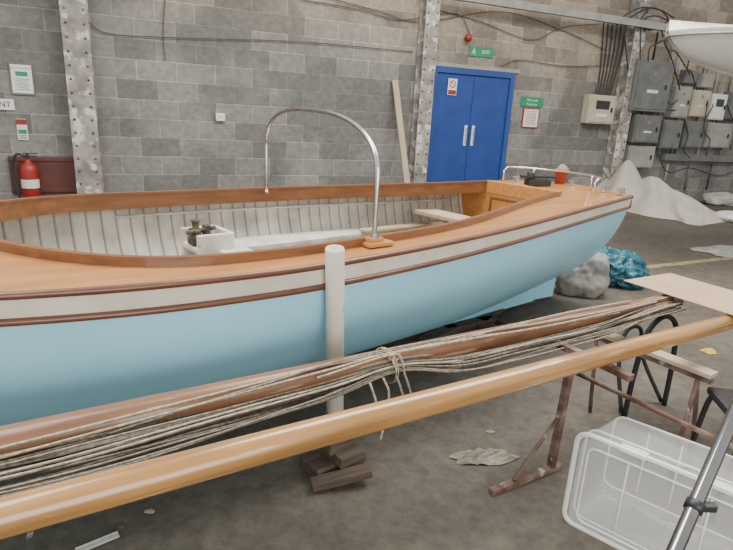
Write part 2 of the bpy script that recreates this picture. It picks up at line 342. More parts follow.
e,w,h=sign("fire_exit_sign",521,97,542,107,M['green'],"green fire exit instruction sign beside the door")
text("lettering","Fire exit",h*.42,e,(0,-.0085,h*.18),M['signw']); text("lettering","Keep clear",h*.32,e,(0,-.0085,-h*.22),M['signw'])
e,w,h=sign("fire_action_notice",523,108,537,128,M['signw'],"white fire action notice with red border beside the door",M['red'])
text("lettering","Fire action",h*.16,e,(0,-.0095,h*.34),M['red'])
for k in range(6): box("text_line",(w*.6,.002,h*.03),(0,-.0095,h*(.2-.1*k)),M['red'],e)
e,w,h=sign("framed_poster",8,63,36,95,M['signw'],"framed green and white poster on the block wall",M['grey'])
text("lettering","HEALTH & SAFETY",h*.085,e,(0,-.0095,h*.33),M['green'])
box("green_block",(w*.5,.002,h*.14),(0,-.0095,h*.16),M['green'],e)
for k in range(7): box("text_line",(w*(.66-.1*(k%3)),.002,h*.018),(0,-.0095,h*(.0-.055*k)),M['grey'],e)
e,w,h=sign("paper_sign",-42,98,15,109,M['signw'],"white lettered sign on the block wall")
text("lettering","FIRE POINT",h*.72,e,(w*.44,-.0085,0),M['dark'],align='RIGHT')
e,w,h=sign("extinguisher_notice",16,119,29,140,M['signw'],"small white and red extinguisher notice above the board")
box("red_band",(w,.003,h*.25),(0,-.0075,h*.36),M['red'],e); 
box("green_band",(w*.8,.003,h*.2),(0,-.0075,-h*.1),M['green'],e)
for k in range(3): box("text_line",(w*.7,.002,h*.03),(0,-.0075,h*(-.28-.07*k)),M['grey'],e)
u,z=wp(220,117); e=box("wall_socket",None,W(u,z,.03),M['signw'],rotz=WA,boxes=[((.13,.05,.11),(0,0,0)),((.05,.02,.03),(0,-.03,.02))],bevel=.008); top(e,"small white electrical socket box on the block wall","socket")
ua,za=wp(8,156); ub,_=wp(78,156)
bd=empty("extinguisher_board",W((ua+ub)/2,0,.02),WA)
box("panel",(ub-ua,.03,za-.25),(0,0,(za-.25)/2+.25),M['darkred'],bd,bevel=.004)
box("batten",None,(0,-.02,0),M['darkred'],bd,boxes=[((ub-ua,.02,.05),(0,0,za-.03)),((ub-ua,.02,.05),(0,0,.3))],bevel=.003)
top(bd,"dark red wooden board fixed to the wall by the extinguisher","board")
u,z=wp(27,155,.2)
ex=empty("fire_extinguisher",W(u,z-.68,.19),WA); ex.scale=(1.2,1.2,1.1)
prof=[(0,0),(.075,0),(.085,.02),(.085,.44),(.075,.49),(.045,.525),(.03,.54),(.03,.57),(0,.57)]
def lathe(name,prof,material,parent=None,loc=(0,0,0),seg=28):
    V=[];Fc=[]
    for (r,z) in prof:
        for k in range(seg):
            a=2*math.pi*k/seg; V.append((r*math.cos(a),r*math.sin(a),z))
    for i in range(len(prof)-1):
        for k in range(seg):
            a=i*seg+k;b=i*seg+(k+1)%seg; Fc.append((a,b,b+seg,a+seg))
    o=meshobj(name,V,Fc,material,parent,loc,smooth=True)
    bm=bmesh.new(); bm.from_mesh(o.data); bmesh.ops.remove_doubles(bm,verts=bm.verts,dist=1e-5); bmesh.ops.recalc_face_normals(bm,faces=bm.faces); bm.to_mesh(o.data); bm.free(); return o
lathe("cylinder_body",prof,M['red'],ex)
box("valve_lever",None,(0,0,.6),M['dark'],ex,boxes=[((.03,.03,.06),(0,0,0)),((.14,.018,.012),(.03,0,.035)),((.12,.018,.012),(.03,0,.005))],bevel=.003)
tube("hose",cr([(-.01,0,.6),(-.1,-.02,.62),(-.15,-.03,.45),(-.12,-.05,.2),(-.09,-.05,.1)],8),.013,M['dark'],ex)
lathe("label_band",[(.0865,.24),(.0865,.34)],M['signw'],ex)
box("wall_bracket",None,(0,.1,.35),M['dark'],ex,boxes=[((.04,.05,.2),(0,0,0))],bevel=.004)
top(ex,"red fire extinguisher with black hose hung on the wall","fire extinguisher")

ut,ztp=wp(397,80,.12); ub,_=wp(401,170,.4)
P0=W(ub+.05,0.02,.75); P1=W(ut,ztp,.04)
def beam(name,p0,p1,w,t,material,parent=None,up=(0,0,1),bevel=.003):
    p0=Vector(p0);p1=Vector(p1); d=p1-p0; L=d.length; x=d.normalized(); y=Vector(up).cross(x)
    if y.length<1e-3: y=Vector((0,1,0)).cross(x)
    y.normalize(); z=x.cross(y); mt=Matrix((x,y,z)).transposed()
    o=box(name,(L,w,t),(p0+p1)/2,material,parent,bevel=bevel); o.rotation_euler=mt.to_euler(); return o
o=beam("wooden_plank",P0,P1,.1,.03,M['palewood'],up=WN); top(o,"long pale plank leaning against the block wall","plank")

u,z=wp(468,38,.05); e=lathe("alarm_sounder",[(0,-.05),(.04,-.05),(.045,-.02),(.06,0),(.06,.03),(.04,.06),(0,.06)],M['red'],None,W(u,z,.055)); e.rotation_euler=(math.pi/2,0,WA)
top(e,"round red fire alarm sounder on the wall","alarm")
ua,za=wp(465,-3,.3); ub,zb=wp(673,31,.3)
o=beam("cable_trunking",W(ua-.3,za,.3),W(ub,za,.3),.08,.12,M['lgrey']); top(o,"long grey steel cable trunking high on the wall","trunking")
cabs=[[(88,22),(110,34),(180,38),(300,42),(412,52)],[(300,0),(360,10),(400,20),(455,14),(470,36)],[(436,10),(480,22),(530,40),(560,28),(600,24)],[(500,66),(520,60),(560,66),(600,66)],[(165,60),(163,38),(164,10),(166,-10)],[(320,-4),(380,12),(420,22),(500,12),(560,30),(604,50)]]
for c in cabs:
    pts=[W(*wp(x,y),.03) for x,y in c]
    o=tube("wall_cable",cr(pts,8),.007,M['rope2'],seg=6); top(o,"thin brown cable clipped along the block wall","cable","cables along the wall")
for k in range(6):
    xs=598+k*4
    pts=[W(*wp(xs+6,22,.05),.05+.01*k),W(*wp(xs+4,50,.05),.05),W(*wp(xs+1-k,80,.05),.05),W(*wp(xs-4-k*1.0,98,.05),.05)]
    o=tube("wall_conduit",cr(pts,6),.014,M['dark'],seg=6); top(o,"dark vertical electrical conduit above the meter box","cable","conduits beside the column")
for q_ in (((648,10),(640,22),(650,30),(668,20),(655,8),(636,14),(625,28),(628,70)),((676,24),(655,16),(642,24),(640,60)),((676,34),(660,42),(650,48),(648,62)),((674,18),(660,10),(640,8),(620,20),(612,40)),((670,28),(664,40),(672,60),(680,90)),((660,26),(668,50),(676,52),(690,74))):
    pts=[W(*wp(x,y,.3),.3) for x,y in q_]
    o=tube("wall_cable",cr(pts,10),.013,M['dark'],seg=6); top(o,"looped black cable by the high trunking","cable","black cable loops")

def ebox(name,x0,y0,x1,y1,depth,material,label,off=0,door=True,handle=True,extra=None):
    um=(x0+x1)/2; ua,_=wp(x0,(y0+y1)/2,off+depth); ub,_=wp(x1,(y0+y1)/2,off+depth); _,za=wp(um,y0,off+depth); _,zb=wp(um,y1,off+depth)
    w=ub-ua; h=za-zb
    e=empty(name,W((ua+ub)/2,zb,off+depth/2+.003),WA)
    box("enclosure",(w,depth,h),(0,0,h/2),material,e,bevel=.012)
    if door: box("cover",(w*.88,.015,h*.9),(0,-depth/2-.005,h/2),material,e,bevel=.006)
    if handle: box("handle",(.03,.03,.09),(w*.34,-depth/2-.02,h*.5),M['dark'],e,bevel=.006)
    if extra: extra(e,w,h,depth)
    top(e,label,"electrical box"); return e
def win(e,w,h,d):
    box("meter_window",(w*.5,.008,h*.3),(0,-d/2-.013,h*.66),M['dark'],e,bevel=.003); box("data_label",(w*.4,.008,h*.1),(0,-d/2-.013,h*.3),M['signw'],e)
def lab(e,w,h,d):
    s=min(w*.3,.06); box("warning_label",(s,.006,s),(0,-d/2-.014,h*.75),M['yellow'],e); box("rating_label",(w*.3,.006,h*.06),(0,-d/2-.014,h*.4),M['signw'],e)
ebox("meter_box",588,95,615,124,.16,M['cream'],"cream meter box with dark window on the wall",extra=win)
ebox("switch_cabinet",634,60,671,112,.3,M['grey'],"tall grey electrical switch cabinet on the wall",off=.0,extra=lab)
ebox("switch_cabinet",634,115,660,143,.26,M['grey'],"dark grey isolator cabinet beneath the switch cabinet",off=.0,extra=lab)
ebox("junction_box",674,86,690,118,.18,M['lgrey'],"light grey fuse box beside the cabinet",extra=lab)
ebox("junction_box",662,120,681,149,.2,M['grey'],"grey isolator box beneath the fuse box")
ebox("junction_box",692,90,709,117,.16,M['cream'],"cream fuse box on the wall",extra=lab)
ebox("junction_box",684,121,704,148,.16,M['grey'],"grey isolator switch with dark handle")
ebox("junction_box",711,94,726,120,.12,M['signw'],"small white and red labelled control box",extra=win)
ebox("junction_box",728,92,748,120,.16,M['grey'],"dark grey switch box at the end of the row")
ebox("junction_box",628,146,654,168,.2,M['lgrey'],"light grey box low on the wall under the cabinet")
ebox("junction_box",707,123,731,148,.14,M['lgrey'],"light grey distribution box at the trunking end")
ebox("junction_box",684,70,697,84,.12,M['grey'],"small dark grey relay box above the fuse boxes",handle=False)
ebox("junction_box",702,74,714,88,.12,M['lgrey'],"small light grey relay box above the fuse boxes",handle=False)
ua,za=wp(664,157,.1); ub,_=wp(760,157,.1)
o=beam("cable_trunking",W(ua,za,.08),W(ub+.6,za,.08),.1,.14,M['grey']); top(o,"horizontal grey cable trunking beneath the fuse boxes","trunking")
for k,(x,y0,y1,r_) in enumerate(((680,50,87,.02),(701,55,92,.02),(706,58,92,.012),(719,70,96,.02),(735,60,94,.02),(676,148,158,.02),(699,146,158,.02),(722,146,158,.02),(642,112,116,.02),(654,112,116,.02),(646,28,60,.025),(658,32,60,.02),(668,164,188,.02),(690,164,190,.025),(712,164,190,.015),(677,118,123,.02),(698,116,123,.02),(717,118,124,.02),(726,70,158,.013),(710,60,122,.013),(682,118,160,.012),(661,141,158,.014),(672,45,120,.012),(691,50,160,.012),(640,30,60,.018))):
    a=W(*wp(x,y0,.06),.06); b=W(*wp(x-1,y1,.06),.06); b=Vector((a.x,a.y,b.z))
    o=tube("metal_conduit",[a,b],r_,M[['lgrey','grey','dark'][k%3]],seg=8); top(o,"short steel conduit pipe between electrical boxes","pipe","conduit pipes between boxes")
for q_ in (((684,119),(688,135),(684,150),(690,158)),((706,118),(712,108),(713,104)),((660,125),(664,112),(676,110)),((664,92),(670,104),(678,100)),((727,104),(735,130),(730,150)),((670,70),(680,76),(690,70),(697,90)),((708,100),(704,130),(710,140),(706,156)),((656,150),(668,172),(690,168),(720,176),(740,168))):
    pts=[W(*wp(x,y,.2),.2) for x,y in q_]
    o=tube("wall_cable",cr(pts,8),.011,M['dark'],seg=6); top(o,"black cable looping between electrical boxes","cable","cables between boxes")

# ------------------------------------------------------------ blue launch
AX=math.radians(40)
A=Vector((math.cos(AX),math.sin(AX),0)); Pn=Vector((-math.sin(AX),math.cos(AX),0))
boat=empty("wooden_launch",Pn*2.55,AX)
top(boat,"light blue wooden open launch with varnished deck and coaming","boat")
HB=[(-1.75,.02),(-1.5,.17),(-1.1,.38),(-.6,.595),(0,.775),(.44,.868),(.82,.905),(1.2,.915),(2.0,.855),(3.08,.715),(4.40,.515)]
ZS=[(-1.75,1.12),(-1,1.04),(0,.98),(.8,.955),(1.6,.95),(2.5,.955),(3.4,.97),(4.40,.985)]
ZK=[(-1.75,.80),(-1.6,.5),(-1.2,.32),(-.5,.25),(.5,.19),(2.0,.14),(2.8,.13),(3.6,.145),(4.40,.21)]
def hb(s): return max(.004,interp(s,HB))
def zsh(s): return interp(s,ZS)
def zke(s): return interp(s,ZK)
def kv(s): return max(.9*sms((s-2.2)/2.3), .85*sms((.75-s)/1.9))
def wv(s,v):
    v=max(0,min(1,v)); full=(1-(1-v)**2.2)**(1/1.75)
    V_=v**.62 if s<1 else (1-(1-v)**1.8)**.80
    k=kv(s); return hb(s)*(full*(1-k)+V_*k)
def wz(s,z): return wv(s,(z-zke(s))/(zsh(s)-zke(s)))
S0,S1=-1.75,4.40
ST=[S0+(S1-S0)*i/70 for i in range(71)]
BH=.088
def loft(name,rows,material,parent,smooth=True,closeend=False):
    V=[];Fc=[]; n=len(rows[0])
    for r in rows: V+=r
    for i in range(len(rows)-1):
        for k in range(n-1):
            a=i*n+k; Fc.append((a,a+1,a+1+n,a+n))
    return meshobj(name,V,Fc,material,parent,smooth=smooth)
rows=[]
for s in ST:
    z1=zsh(s)-BH; z0=zke(s); near=[]; nv=18
    for i in range(nv+1):
        f=i/nv; z=z0+(z1-z0)*(f**1.7); near.append((s,wz(s,z),z))
    rows.append([(x,-y,z) for x,y,z in reversed(near)]+near[1:])
V=[];Fc=[];n=len(rows[0])
for r in rows: V+=r
for i in range(len(rows)-1):
    for k in range(n-1):
        a=i*n+k; Fc.append((a,a+1,a+1+n,a+n))
hullo=meshobj("hull",V,Fc,M['hull'],boat,smooth=True); hullo["label"]="light blue painted hull"
tr=meshobj("transom",rows[-1],[tuple(range(n))],M['hull'],boat)
for sg in (-1,1):
    rows=[]
    for s in ST:
        z0=zsh(s)-BH-.004; z1=zsh(s)
        rows.append([(s,sg*(wz(s,z0+(z1-z0)*k/4)+.006),z0+(z1-z0)*k/4) for k in range(5)])
    loft("sheer_strake",rows,M['band'],boat)
    tube("gunwale_moulding",[(s,sg*(hb(s)+.006),zsh(s)-.006) for s in ST],.013,M['mahog'],boat)
    tube("rubbing_strake",[(s,sg*(wz(s,zsh(s)-BH)+.010),zsh(s)-BH) for s in ST],.012,M['mahog'],boat)
box("transom_cap",(.03,1.04,BH+.01),(4.405,0,.985-BH/2),M['mahog'],boat,bevel=.006)
OS,OR_,OE=.1,.9,3.68
def marg(s): return .13+.17*sms((s-1.9)/1.7)
def wo(s):
    if s<=OS or s>OE+1e-6: return 0
    w=hb(s)-marg(s)
    if s<OR_: w*=max(0,1-((OR_-s)/(OR_-OS))**2.5)**.5
    return w
def zd(s,q): return zsh(s)+.028*(1-(q/hb(s))**2)
def deckpiece(name,dst,wof):
    V=[];Fc=[];nd=7
    for s in dst:
        for sg in (-1,1):
            for k in range(nd):
                q=hb(s)+(wof(s)-hb(s))*k/(nd-1); V.append((s,sg*q,zd(s,q)))
    for i in range(len(dst)-1):
        for g in range(2):
            for k in range(nd-1):
                a=i*2*nd+g*nd+k; Fc.append((a,a+1,a+1+2*nd,a+2*nd))
    return meshobj(name,V,Fc,M['deck'],boat,smooth=True)
dk=deckpiece("deck",[S0+(OS-S0)*i/16 for i in range(16)]+[OS+(OR_-OS)*(k/24)**2 for k in range(25)]+[OR_+(OE-OR_)*k/30 for k in range(1,31)],wo); dk["label"]="varnished orange plywood deck"
deckpiece("aft_deck",[OE+(S1-OE)*k/10 for k in range(0,11)],lambda s:0)
def ribbon(name,path,zlo,zhi,th,material,parent):
    V=[];Fc=[];n=len(path)
    for i in range(n):
        a=Vector(path[max(i-1,0)]); b=Vector(path[min(i+1,n-1)]); t=(b-a).normalized(); nr=Vector((-t.y,t.x))*th/2
        x,y=path[i]
        for off,z in ((1,zlo[i]),(1,zhi[i]),(-1,zhi[i]),(-1,zlo[i])): V.append((x+nr.x*off,y+nr.y*off,z))
    for i in range(n-1):
        for k in range(4):
            a=i*4+k;b=i*4+(k+1)%4; Fc.append((a,b,b+4,a+4))
    Fc.append((0,1,2,3)); Fc.append(tuple((n-1)*4+k for k in range(4)))
    return meshobj(name,V,Fc,material,parent)
os_=[OS+(OR_-OS)*(k/26)**2 for k in range(27)]+[OR_+(OE-OR_)*k/30 for k in range(1,31)]
path=[(s,-wo(s)) for s in reversed(os_)]+[(s,wo(s)) for s in os_[1:]]
zl=[zd(x,abs(y))-.06 for x,y in path]; zh=[zd(x,abs(y))+.025 for x,y in path]
ribbon("coaming",path,zl,zh,.018,M['coam'],boat)
ribbon("coaming_cap",path,[z-.002 for z in zh],[z+.010 for z in zh],.026,M['coam'],boat)
wb=wo(OE)
zz=[.30+(.955-.30)*k/12 for k in range(13)]
pr=[(-(wz(OE,z)-.03),z) for z in zz]+[((wz(OE,z)-.03),z) for z in reversed(zz)]
n=len(pr); V=[(OE-.03,y,z) for y,z in pr]+[(OE-.005,y,z) for y,z in pr]
meshobj("aft_bulkhead",V,[tuple(range(n)),tuple(range(n,2*n))[::-1]]+[(i,(i+1)%n,n+(i+1)%n,n+i) for i in range(n)],M['panel'],boat)
box("bulkhead_frame",None,(OE-.036,0,.80),M['coam'],boat,boxes=[((.012,2*wb-.1,.014),(0,0,.10)),((.012,2*wb-.1,.014),(0,0,-.10)),((.012,.014,.2),(0,-wb+.06,0)),((.012,.014,.2),(0,wb-.06,0)),((.012,.014,.2),(0,0,0))],bevel=.002)
box("aft_coaming",(.05,2*wb+.02,.10),(OE-.012,0,zd(OE,0)-.022),M['panel'],boat,bevel=.005)
rows=[]
ls=[-1.2+(OE+1.2)*i/50 for i in range(51)]
for s in ls:
    r=[]; zt_=zsh(s)-.015
    for i in range(15):
        z=zt_+(.33-zt_)*i/14; r.append((s,-max(0,wz(s,z)-.035),z))
    rows.append(r+[(x,-y,z) for x,y,z in reversed(r)])
ln=loft("inner_lining",rows,M['liner'],boat); ln["label"]="white painted tongue and groove lining"
tube("stringer",[(s,wz(s,.84)-.05,.84) for s in [.9+2.6*i/30 for i in range(31)]],.009,M['white'],boat,seg=6)
def bench(sg,z,w,s0,s1):
    V=[];Fc=[];n=24
    for i in range(n+1):
        s=s0+(s1-s0)*i/n; o_=wz(s,z-.035)-.045; i_=min(o_-.06,wz((s0+s1)/2,z)-w)
        for q,zz in ((o_,z),(i_,z),(i_,z-.035),(o_,z-.035)): V.append((s,sg*q,zz))
    for i in range(n):
        for k in range(4):
            a=i*4+k;b=i*4+(k+1)%4; Fc.append((a,b,b+4,a+4))
    Fc+= [(0,1,2,3),tuple(n*4+k for k in range(4))]
    return meshobj("side_bench",V,Fc,M['white'],boat)
bench(1,.66,.24,1.5,3.55); bench(-1,.62,.30,1.05,3.5)
box("bench_riser",(1.9,.02,.25),(2.5,.46,.50),M['white'],boat)
box("thwart",(.18,.80,.03),(1.42,.25,.68),M['white'],boat,bevel=.008)
box("thwart",(.2,1.0,.03),(3.1,0,.79),M['palewood'],boat,bevel=.006)
box("mast_case",None,(1.32,.52,.66),M['white'],boat,boxes=[((.22,.035,.26),(0,-.12,0)),((.22,.035,.26),(0,.12,0)),((.035,.24,.26),(.1,0,0)),((.22,.22,.03),(0,0,.03))],bevel=.008)
box("winch_block",None,(1.29,.53,.76),M['engine'],boat,boxes=[((.14,.09,.04),(0,0,-.03)),((.04,.10,.08),(-.04,0,.0)),((.04,.04,.09),(.04,.02,.01)),((.15,.025,.025),(0,-.05,.0))],bevel=.005)
tube("winch_shaft",[(1.19,.49,.79),(1.39,.57,.79)],.014,M['engine'],boat)
lathe("winch_drum",[(0,-.03),(.03,-.03),(.02,-.015),(.02,.015),(.03,.03),(0,.03)],M['engine'],boat,(1.26,.54,.82))
nb=[]
for k in range(-3,4):
    q=k*.14
    for a_ in (0,1,2):
        s0_,s1_=(-.2+1.2*a_,1.0+1.2*a_)
        if wz(s1_ if a_==2 else s0_,.36)-.05>abs(q)+.07: nb.append(((1.2,.125,.02),((s0_+s1_)/2,q,0)))
box("floor_boards",None,(0,0,.36),M['palewood'],boat,boxes=nb,bevel=.003)
prof_=[(-1.55,.42),(-1.1,.05),(4.0,.0305),(4.0,.24)]+[(s,zke(s)+.03) for s in (3.4,2.8,2,1,0,-.6,-1.2,-1.5)]
n=len(prof_); V=[(x,-.03,z) for x,z in prof_]+[(x,.03,z) for x,z in prof_]
Fc=[tuple(range(n)),tuple(range(n,2*n))[::-1]]+[(i,(i+1)%n,n+(i+1)%n,n+i) for i in range(n)]
meshobj("keel",V,Fc,M['hull'],boat)
rp=[(4.02,.035),(4.31,.02),(4.33,.24),(4.02,.23)]
n=len(rp); V=[(x,-.02,z) for x,z in rp]+[(x,.02,z) for x,z in rp]
meshobj("rudder",V,[tuple(range(n)),tuple(range(n,2*n))[::-1]]+[(i,(i+1)%n,n+(i+1)%n,n+i) for i in range(n)],M['hull'],boat)
# hoop
a=Vector((1.50,-.80,0)); b=Vector((1.82,.70,0)); pts=[]
z0a=zd(1.5,.8)+.02; z0b=zd(1.82,.70)+.0
for i in range(7): pts.append(a+Vector((0,0,z0a+(1.24-z0a)*i/6)))
for i in range(1,40):
    t=math.pi*i/40; c_=math.cos(t); s_=math.sin(t)
    u=.5-.5*math.copysign(abs(c_)**.75,c_); z=1.24+.25*abs(s_)**.8+.03*u
    pts.append(a+(b-a)*u+Vector((0,0,z)))
for i in range(7): pts.append(b+Vector((0,0,1.27+(z0b-1.27)*i/6)))
tube("steel_hoop",pts,.0115,M['steel'],boat,seg=12)
box("hoop_pad",None,(1.52,-.80,zd(1.5,.8)+.012),M['panel'],boat,boxes=[((.14,.07,.018),(0,0,0)),((.07,.05,.03),(-.02,0,.015))],bevel=.006)
disc("hoop_flange",.024,.012,(1.5,-.8,zd(1.5,.8)+.045),M['steel'],boat,rot=(0,0,0)); disc("hoop_flange",.024,.012,(1.82,.70,zd(1.82,.70)+.006),M['steel'],boat,rot=(0,0,0))
pts=[]
for k in range(25):
    t=k/24; ang=-math.pi*.5+math.pi*t
    pts.append((4.02+.24*math.cos(ang)**.8 if math.cos(ang)>0 else 4.02,.42*math.sin(ang),1.12))
pts=[(3.98,-.42,1.01),(3.98,-.42,1.09)]+pts+[(3.98,.42,1.09),(3.98,.42,1.01)]
tube("stern_rail",pts,.008,M['steel'],boat)
for y in (-.27,.27): tube("rail_stanchion",[(4.2,y,1.0),(4.2,y,1.12)],.007,M['steel'],boat)
for (s,q) in ((4.25,-.36),(4.3,-.05),(4.15,.4)):
    box("deck_cleat",None,(s,q,zd(s,q)+.02),M['steel'],boat,boxes=[((.03,.03,.04),(0,0,0)),((.12,.018,.016),(0,0,.022))],bevel=.004)
box("fairlead",None,(4.3,-.47,1.01),M['steel'],boat,boxes=[((.1,.03,.012),(0,0,0)),((.016,.03,.04),(-.03,0,.02)),((.016,.03,.04),(.03,0,.02))],bevel=.003)
def bw(s,q,z): return A*s+Pn*(2.55+q)+Vector((0,0,z))
e=empty("mooring_block",bw(3.96,.06,zd(3.95,.05)),AX-.4)
box("body",None,(0,0,.03),M['dark'],e,boxes=[((.20,.09,.05),(0,0,0)),((.32,.05,.02),(0,0,.045))],bevel=.006)
lathe("drum",[(0,0),(.035,0),(.028,.03),(.035,.06),(0,.06)],M['dark'],e,(-.07,0,.05)); top(e,"dark metal winch fitting lying on the aft deck","winch")
e=empty("plastic_pot",bw(4.32,.08,zd(4.3,.08)),0)
lathe("pot",[(0,0),(.042,0),(.055,.10),(.062,.10),(.062,.12),(.052,.12),(.042,.01)],M['terra'],e)
lump("pot_contents",(0,0,.105),.055,.055,.06,M['rope3'],seed=9,parent=e); top(e,"small red pot standing upright on the aft deck","pot")
o=beam("loose_board",bw(2.5,.50,.68),bw(3.3,.48,.68),.09,.02,M['palewood']); top(o,"loose pale board lying on the launch side bench","board")

# ---------------------------------------------------------------- supports
for s_,l in ((3.2,.9),(.6,.9)):
    o=box("timber_baulk",(.14,l,.028),bw(s_,0,.015),M['timber'],rotz=AX,bevel=.006); top(o,"dark timber baulk on the floor beneath the keel","timber","keel blocks")
for k,(x,y,w_) in enumerate(((470,324,.5),(520,319,.45),(440,334,.4),(495,312,.6))):
    p=gp(x,y,.02); o=box("timber_offcut",(w_,.09,.04),(p.x,p.y,.021),M['timber'],rotz=AX+.15*(k-1),bevel=.005); top(o,"rough timber offcut lying under the launch","timber","offcuts under the hull")
e=empty("boat_prop",(-.10,2.10,0),AX)
pst=lathe("post",[(0,0),(.036,0),(.036,.86),(.034,.866),(.030,.866),(.030,.75),(0,.75)],M['pvc'],e,(0,0,.17))
dv=Vector((-.121,1.955,1.03))-Vector((-.10,2.10,.17)); dl_=Matrix.Rotation(-AX,3,'Z')@dv
pst.rotation_mode='QUATERNION'; pst.rotation_quaternion=dl_.to_track_quat('Z','Y')
box("base_block",None,(0,0,.03),M['timber'],e,boxes=[((.26,.13,.06),(0,0,.0)),((.13,.22,.05),(0.02,0,.055)),((.14,.13,.055),(0,0,.107))],bevel=.006)
top(e,"off-white plastic post on dark blocks propping the launch","post")
o=beam("timber_offcut",(-.18,1.93,.022),(.06,2.0,.06),.06,.035,M['timber']); top(o,"dark wedge of timber at the foot of the prop","timber")

# ---------------------------------------------------------------- spars
E=Vector((.855,.519,0)).normalized(); Nn=Vector((-.519,.855,0)).normalized()
def sp(l,m,z): return E*l+Nn*m+Vector((0,0,z))
def spar(name,p0,p1,rs,material,label):
    p0=Vector(p0);p1=Vector(p1); d=p1-p0; L=d.length; n=40; seg=24; V=[];Fc=[]
    for i in range(n+1):
        t=i/n; r=interp(t,rs)
        for k in range(seg):
            a_=2*math.pi*k/seg; V.append((L*t,r*math.cos(a_),r*math.sin(a_)*1.04))
    for i in range(n):
        for k in range(seg):
            a=i*seg+k;b=i*seg+(k+1)%seg; Fc.append((a,b,b+seg,a+seg))
    Fc+=[tuple(range(seg)),tuple(n*seg+k for k in range(seg))]
    o=meshobj(name,V,Fc,material,smooth=True); o.location=p0; x=d.normalized(); y=Vector((0,0,1)).cross(x).normalized(); z=x.cross(y)
    o.rotation_euler=Matrix((x,y,z)).transposed().to_euler(); return top(o,label,"spar")
spar("wooden_spar",sp(-1.1,1.196,.648),sp(3.6,1.197,.655),[(0,.041),(.25,.041),(.6,.038),(1,.033)],M['spar1'],"long golden varnished wooden spar resting on trestles")
spar("wooden_spar",sp(-1.3,1.562,.603),sp(2.85,1.522,.650),[(0,.047),(.35,.049),(.7,.044),(1,.034)],M['spar2'],"long worn brown wooden spar with rigging lashed to it")
KL=1.03
def s2(l): t=(l+1.3)/4.15; return 1.562-.04*t,.603+.047*t
ms=[-.054,-.062,-.070,-.078,-.087,-.096,-.106,-.117,-.128,-.140,-.153,-.168,-.182,-.066,-.082,-.100,-.122,-.147,-.160,-.074]
mats=['rope3','rope2','rope1','rope3','rope3','rope2','rope1','rope3','rope3','rope2','rope1','rope3','rope3','rope2','rope3','rope3','rope2','rope3','rope1','rope3']
rads=[.0045,.004,.0045,.0035,.005,.0038,.0042,.004,.0035,.005,.004,.0035,.003,.004,.0045,.0038,.0042,.003,.003,.004]
for k,m0 in enumerate(ms):
    pts=[]; nn=44; sd=k*3.7
    for i in range(nn+1):
        l=-1.2+3.95*i/nn; mc_,zc_=s2(l)
        g=sms((l+.1)/1.0); conv=math.exp(-((l-KL)/.18)**2); far=sms((l-KL)/.35)*(1-sms((l-2.1)/.5))
        off=m0*(1-.42*g)+.013*noise.noise(Vector((l*1.3,sd,0)))+.005*noise.noise(Vector((l*4,sd,2)))
        dz=-.002-.050*((k*7)%10)/10+.016*noise.noise(Vector((l*1.5,sd,9)))
        off+=far*(-.035*((k*3)%5)/5); dz+=far*(-.028*((k*7)%4)/4)
        off=off*(1-.55*conv)+(-.052-.007*(k%4))*.55*conv; dz=dz*(1-.5*conv)+.022*conv
        if l>2.0: dz+=.03*(l-2.0)
        pts.append(sp(l,mc_+off,zc_+dz))
    o=tube("rigging_rope",cr(pts,2),rads[k],M[mats[k]],seg=7); top(o,"weathered rigging rope stretched along the wooden spar","rope","rigging along the spar")
for k,P in enumerate(([(-1.2,-.056,.015),(-.3,-.052,.02),(.3,-.040,.036),(.75,-.025,.048),(KL,-.025,.055),(1.42,-.02,.050),(1.8,-.03,.042),(2.2,-.035,.035),(2.75,-.03,.035)],
                      [(.1,-.06,.0),(.5,-.045,.035),(.8,-.035,.06),(KL,-.04,.07),(1.3,-.035,.058),(1.7,-.045,.03),(2.3,-.05,.02)],
                      [(-.2,-.065,.0),(.4,-.05,.025),(.8,-.048,.045),(KL,-.05,.06),(1.4,-.045,.045),(1.9,-.05,.03),(2.6,-.04,.03)],
                      [(KL-.3,-.06,.03),(KL,-.06,.06),(KL+.25,-.045,.05),(KL+.6,-.02,.052),(KL+1.0,-.005,.052),(KL+1.4,-.012,.048)])):
    pts=[sp(l,s2(l)[0]+m_,s2(l)[1]+z) for l,m_,z in P]
    o=tube("rigging_rope",cr(pts,8),.004,M['rope3' if k==1 else 'rope1'],seg=7); top(o,"pale rope lying over the top of the worn spar","rope","rigging along the spar")
mk,zk=s2(KL)
def ringpts(l,m_,z,ry,rz,turns,adv):
    return [sp(l+adv*i/24,m_+ry*math.cos(2*math.pi*i/24),z+rz*math.sin(2*math.pi*i/24)) for i in range(int(24*turns)+1)]
o=tube("rope_lashing",ringpts(KL-.01,mk-.018,zk-.004,.074,.062,2,.008),.003,M['rope1'],seg=7); top(o,"pale rope lashing wound round spar and rigging","rope")
o=tube("rope_knot",cr([sp(KL+a_,mk+b_,zk+c_) for a_,b_,c_ in ((0,-.085,.0),(-.012,-.075,.04),(.012,-.06,.065),(.03,-.055,.045),(.0,-.07,.035),(-.022,-.06,.05),(.008,-.075,.06),(.025,-.085,.02),(.03,-.09,-.02))],6),.004,M['rope1'],seg=7); top(o,"small knotted pale rope on the rigging bundle","rope")
for k,(l,m_,zz,dl) in enumerate(((KL-.06,1.42,.40,-.02),(KL-.01,1.41,.45,.03),(KL-.12,1.41,.53,.0),(KL+.03,1.42,.50,.02))):
    o=tube("rope_tail",cr([sp(l,m_+.03,.62),sp(l+.01,m_,.56),sp(l+dl,m_-.01,zz)],6),.004,M[['rope1','rope3'][k%2]],seg=7); top(o,"short rope tail hanging from the lashing","rope","hanging rope tails")

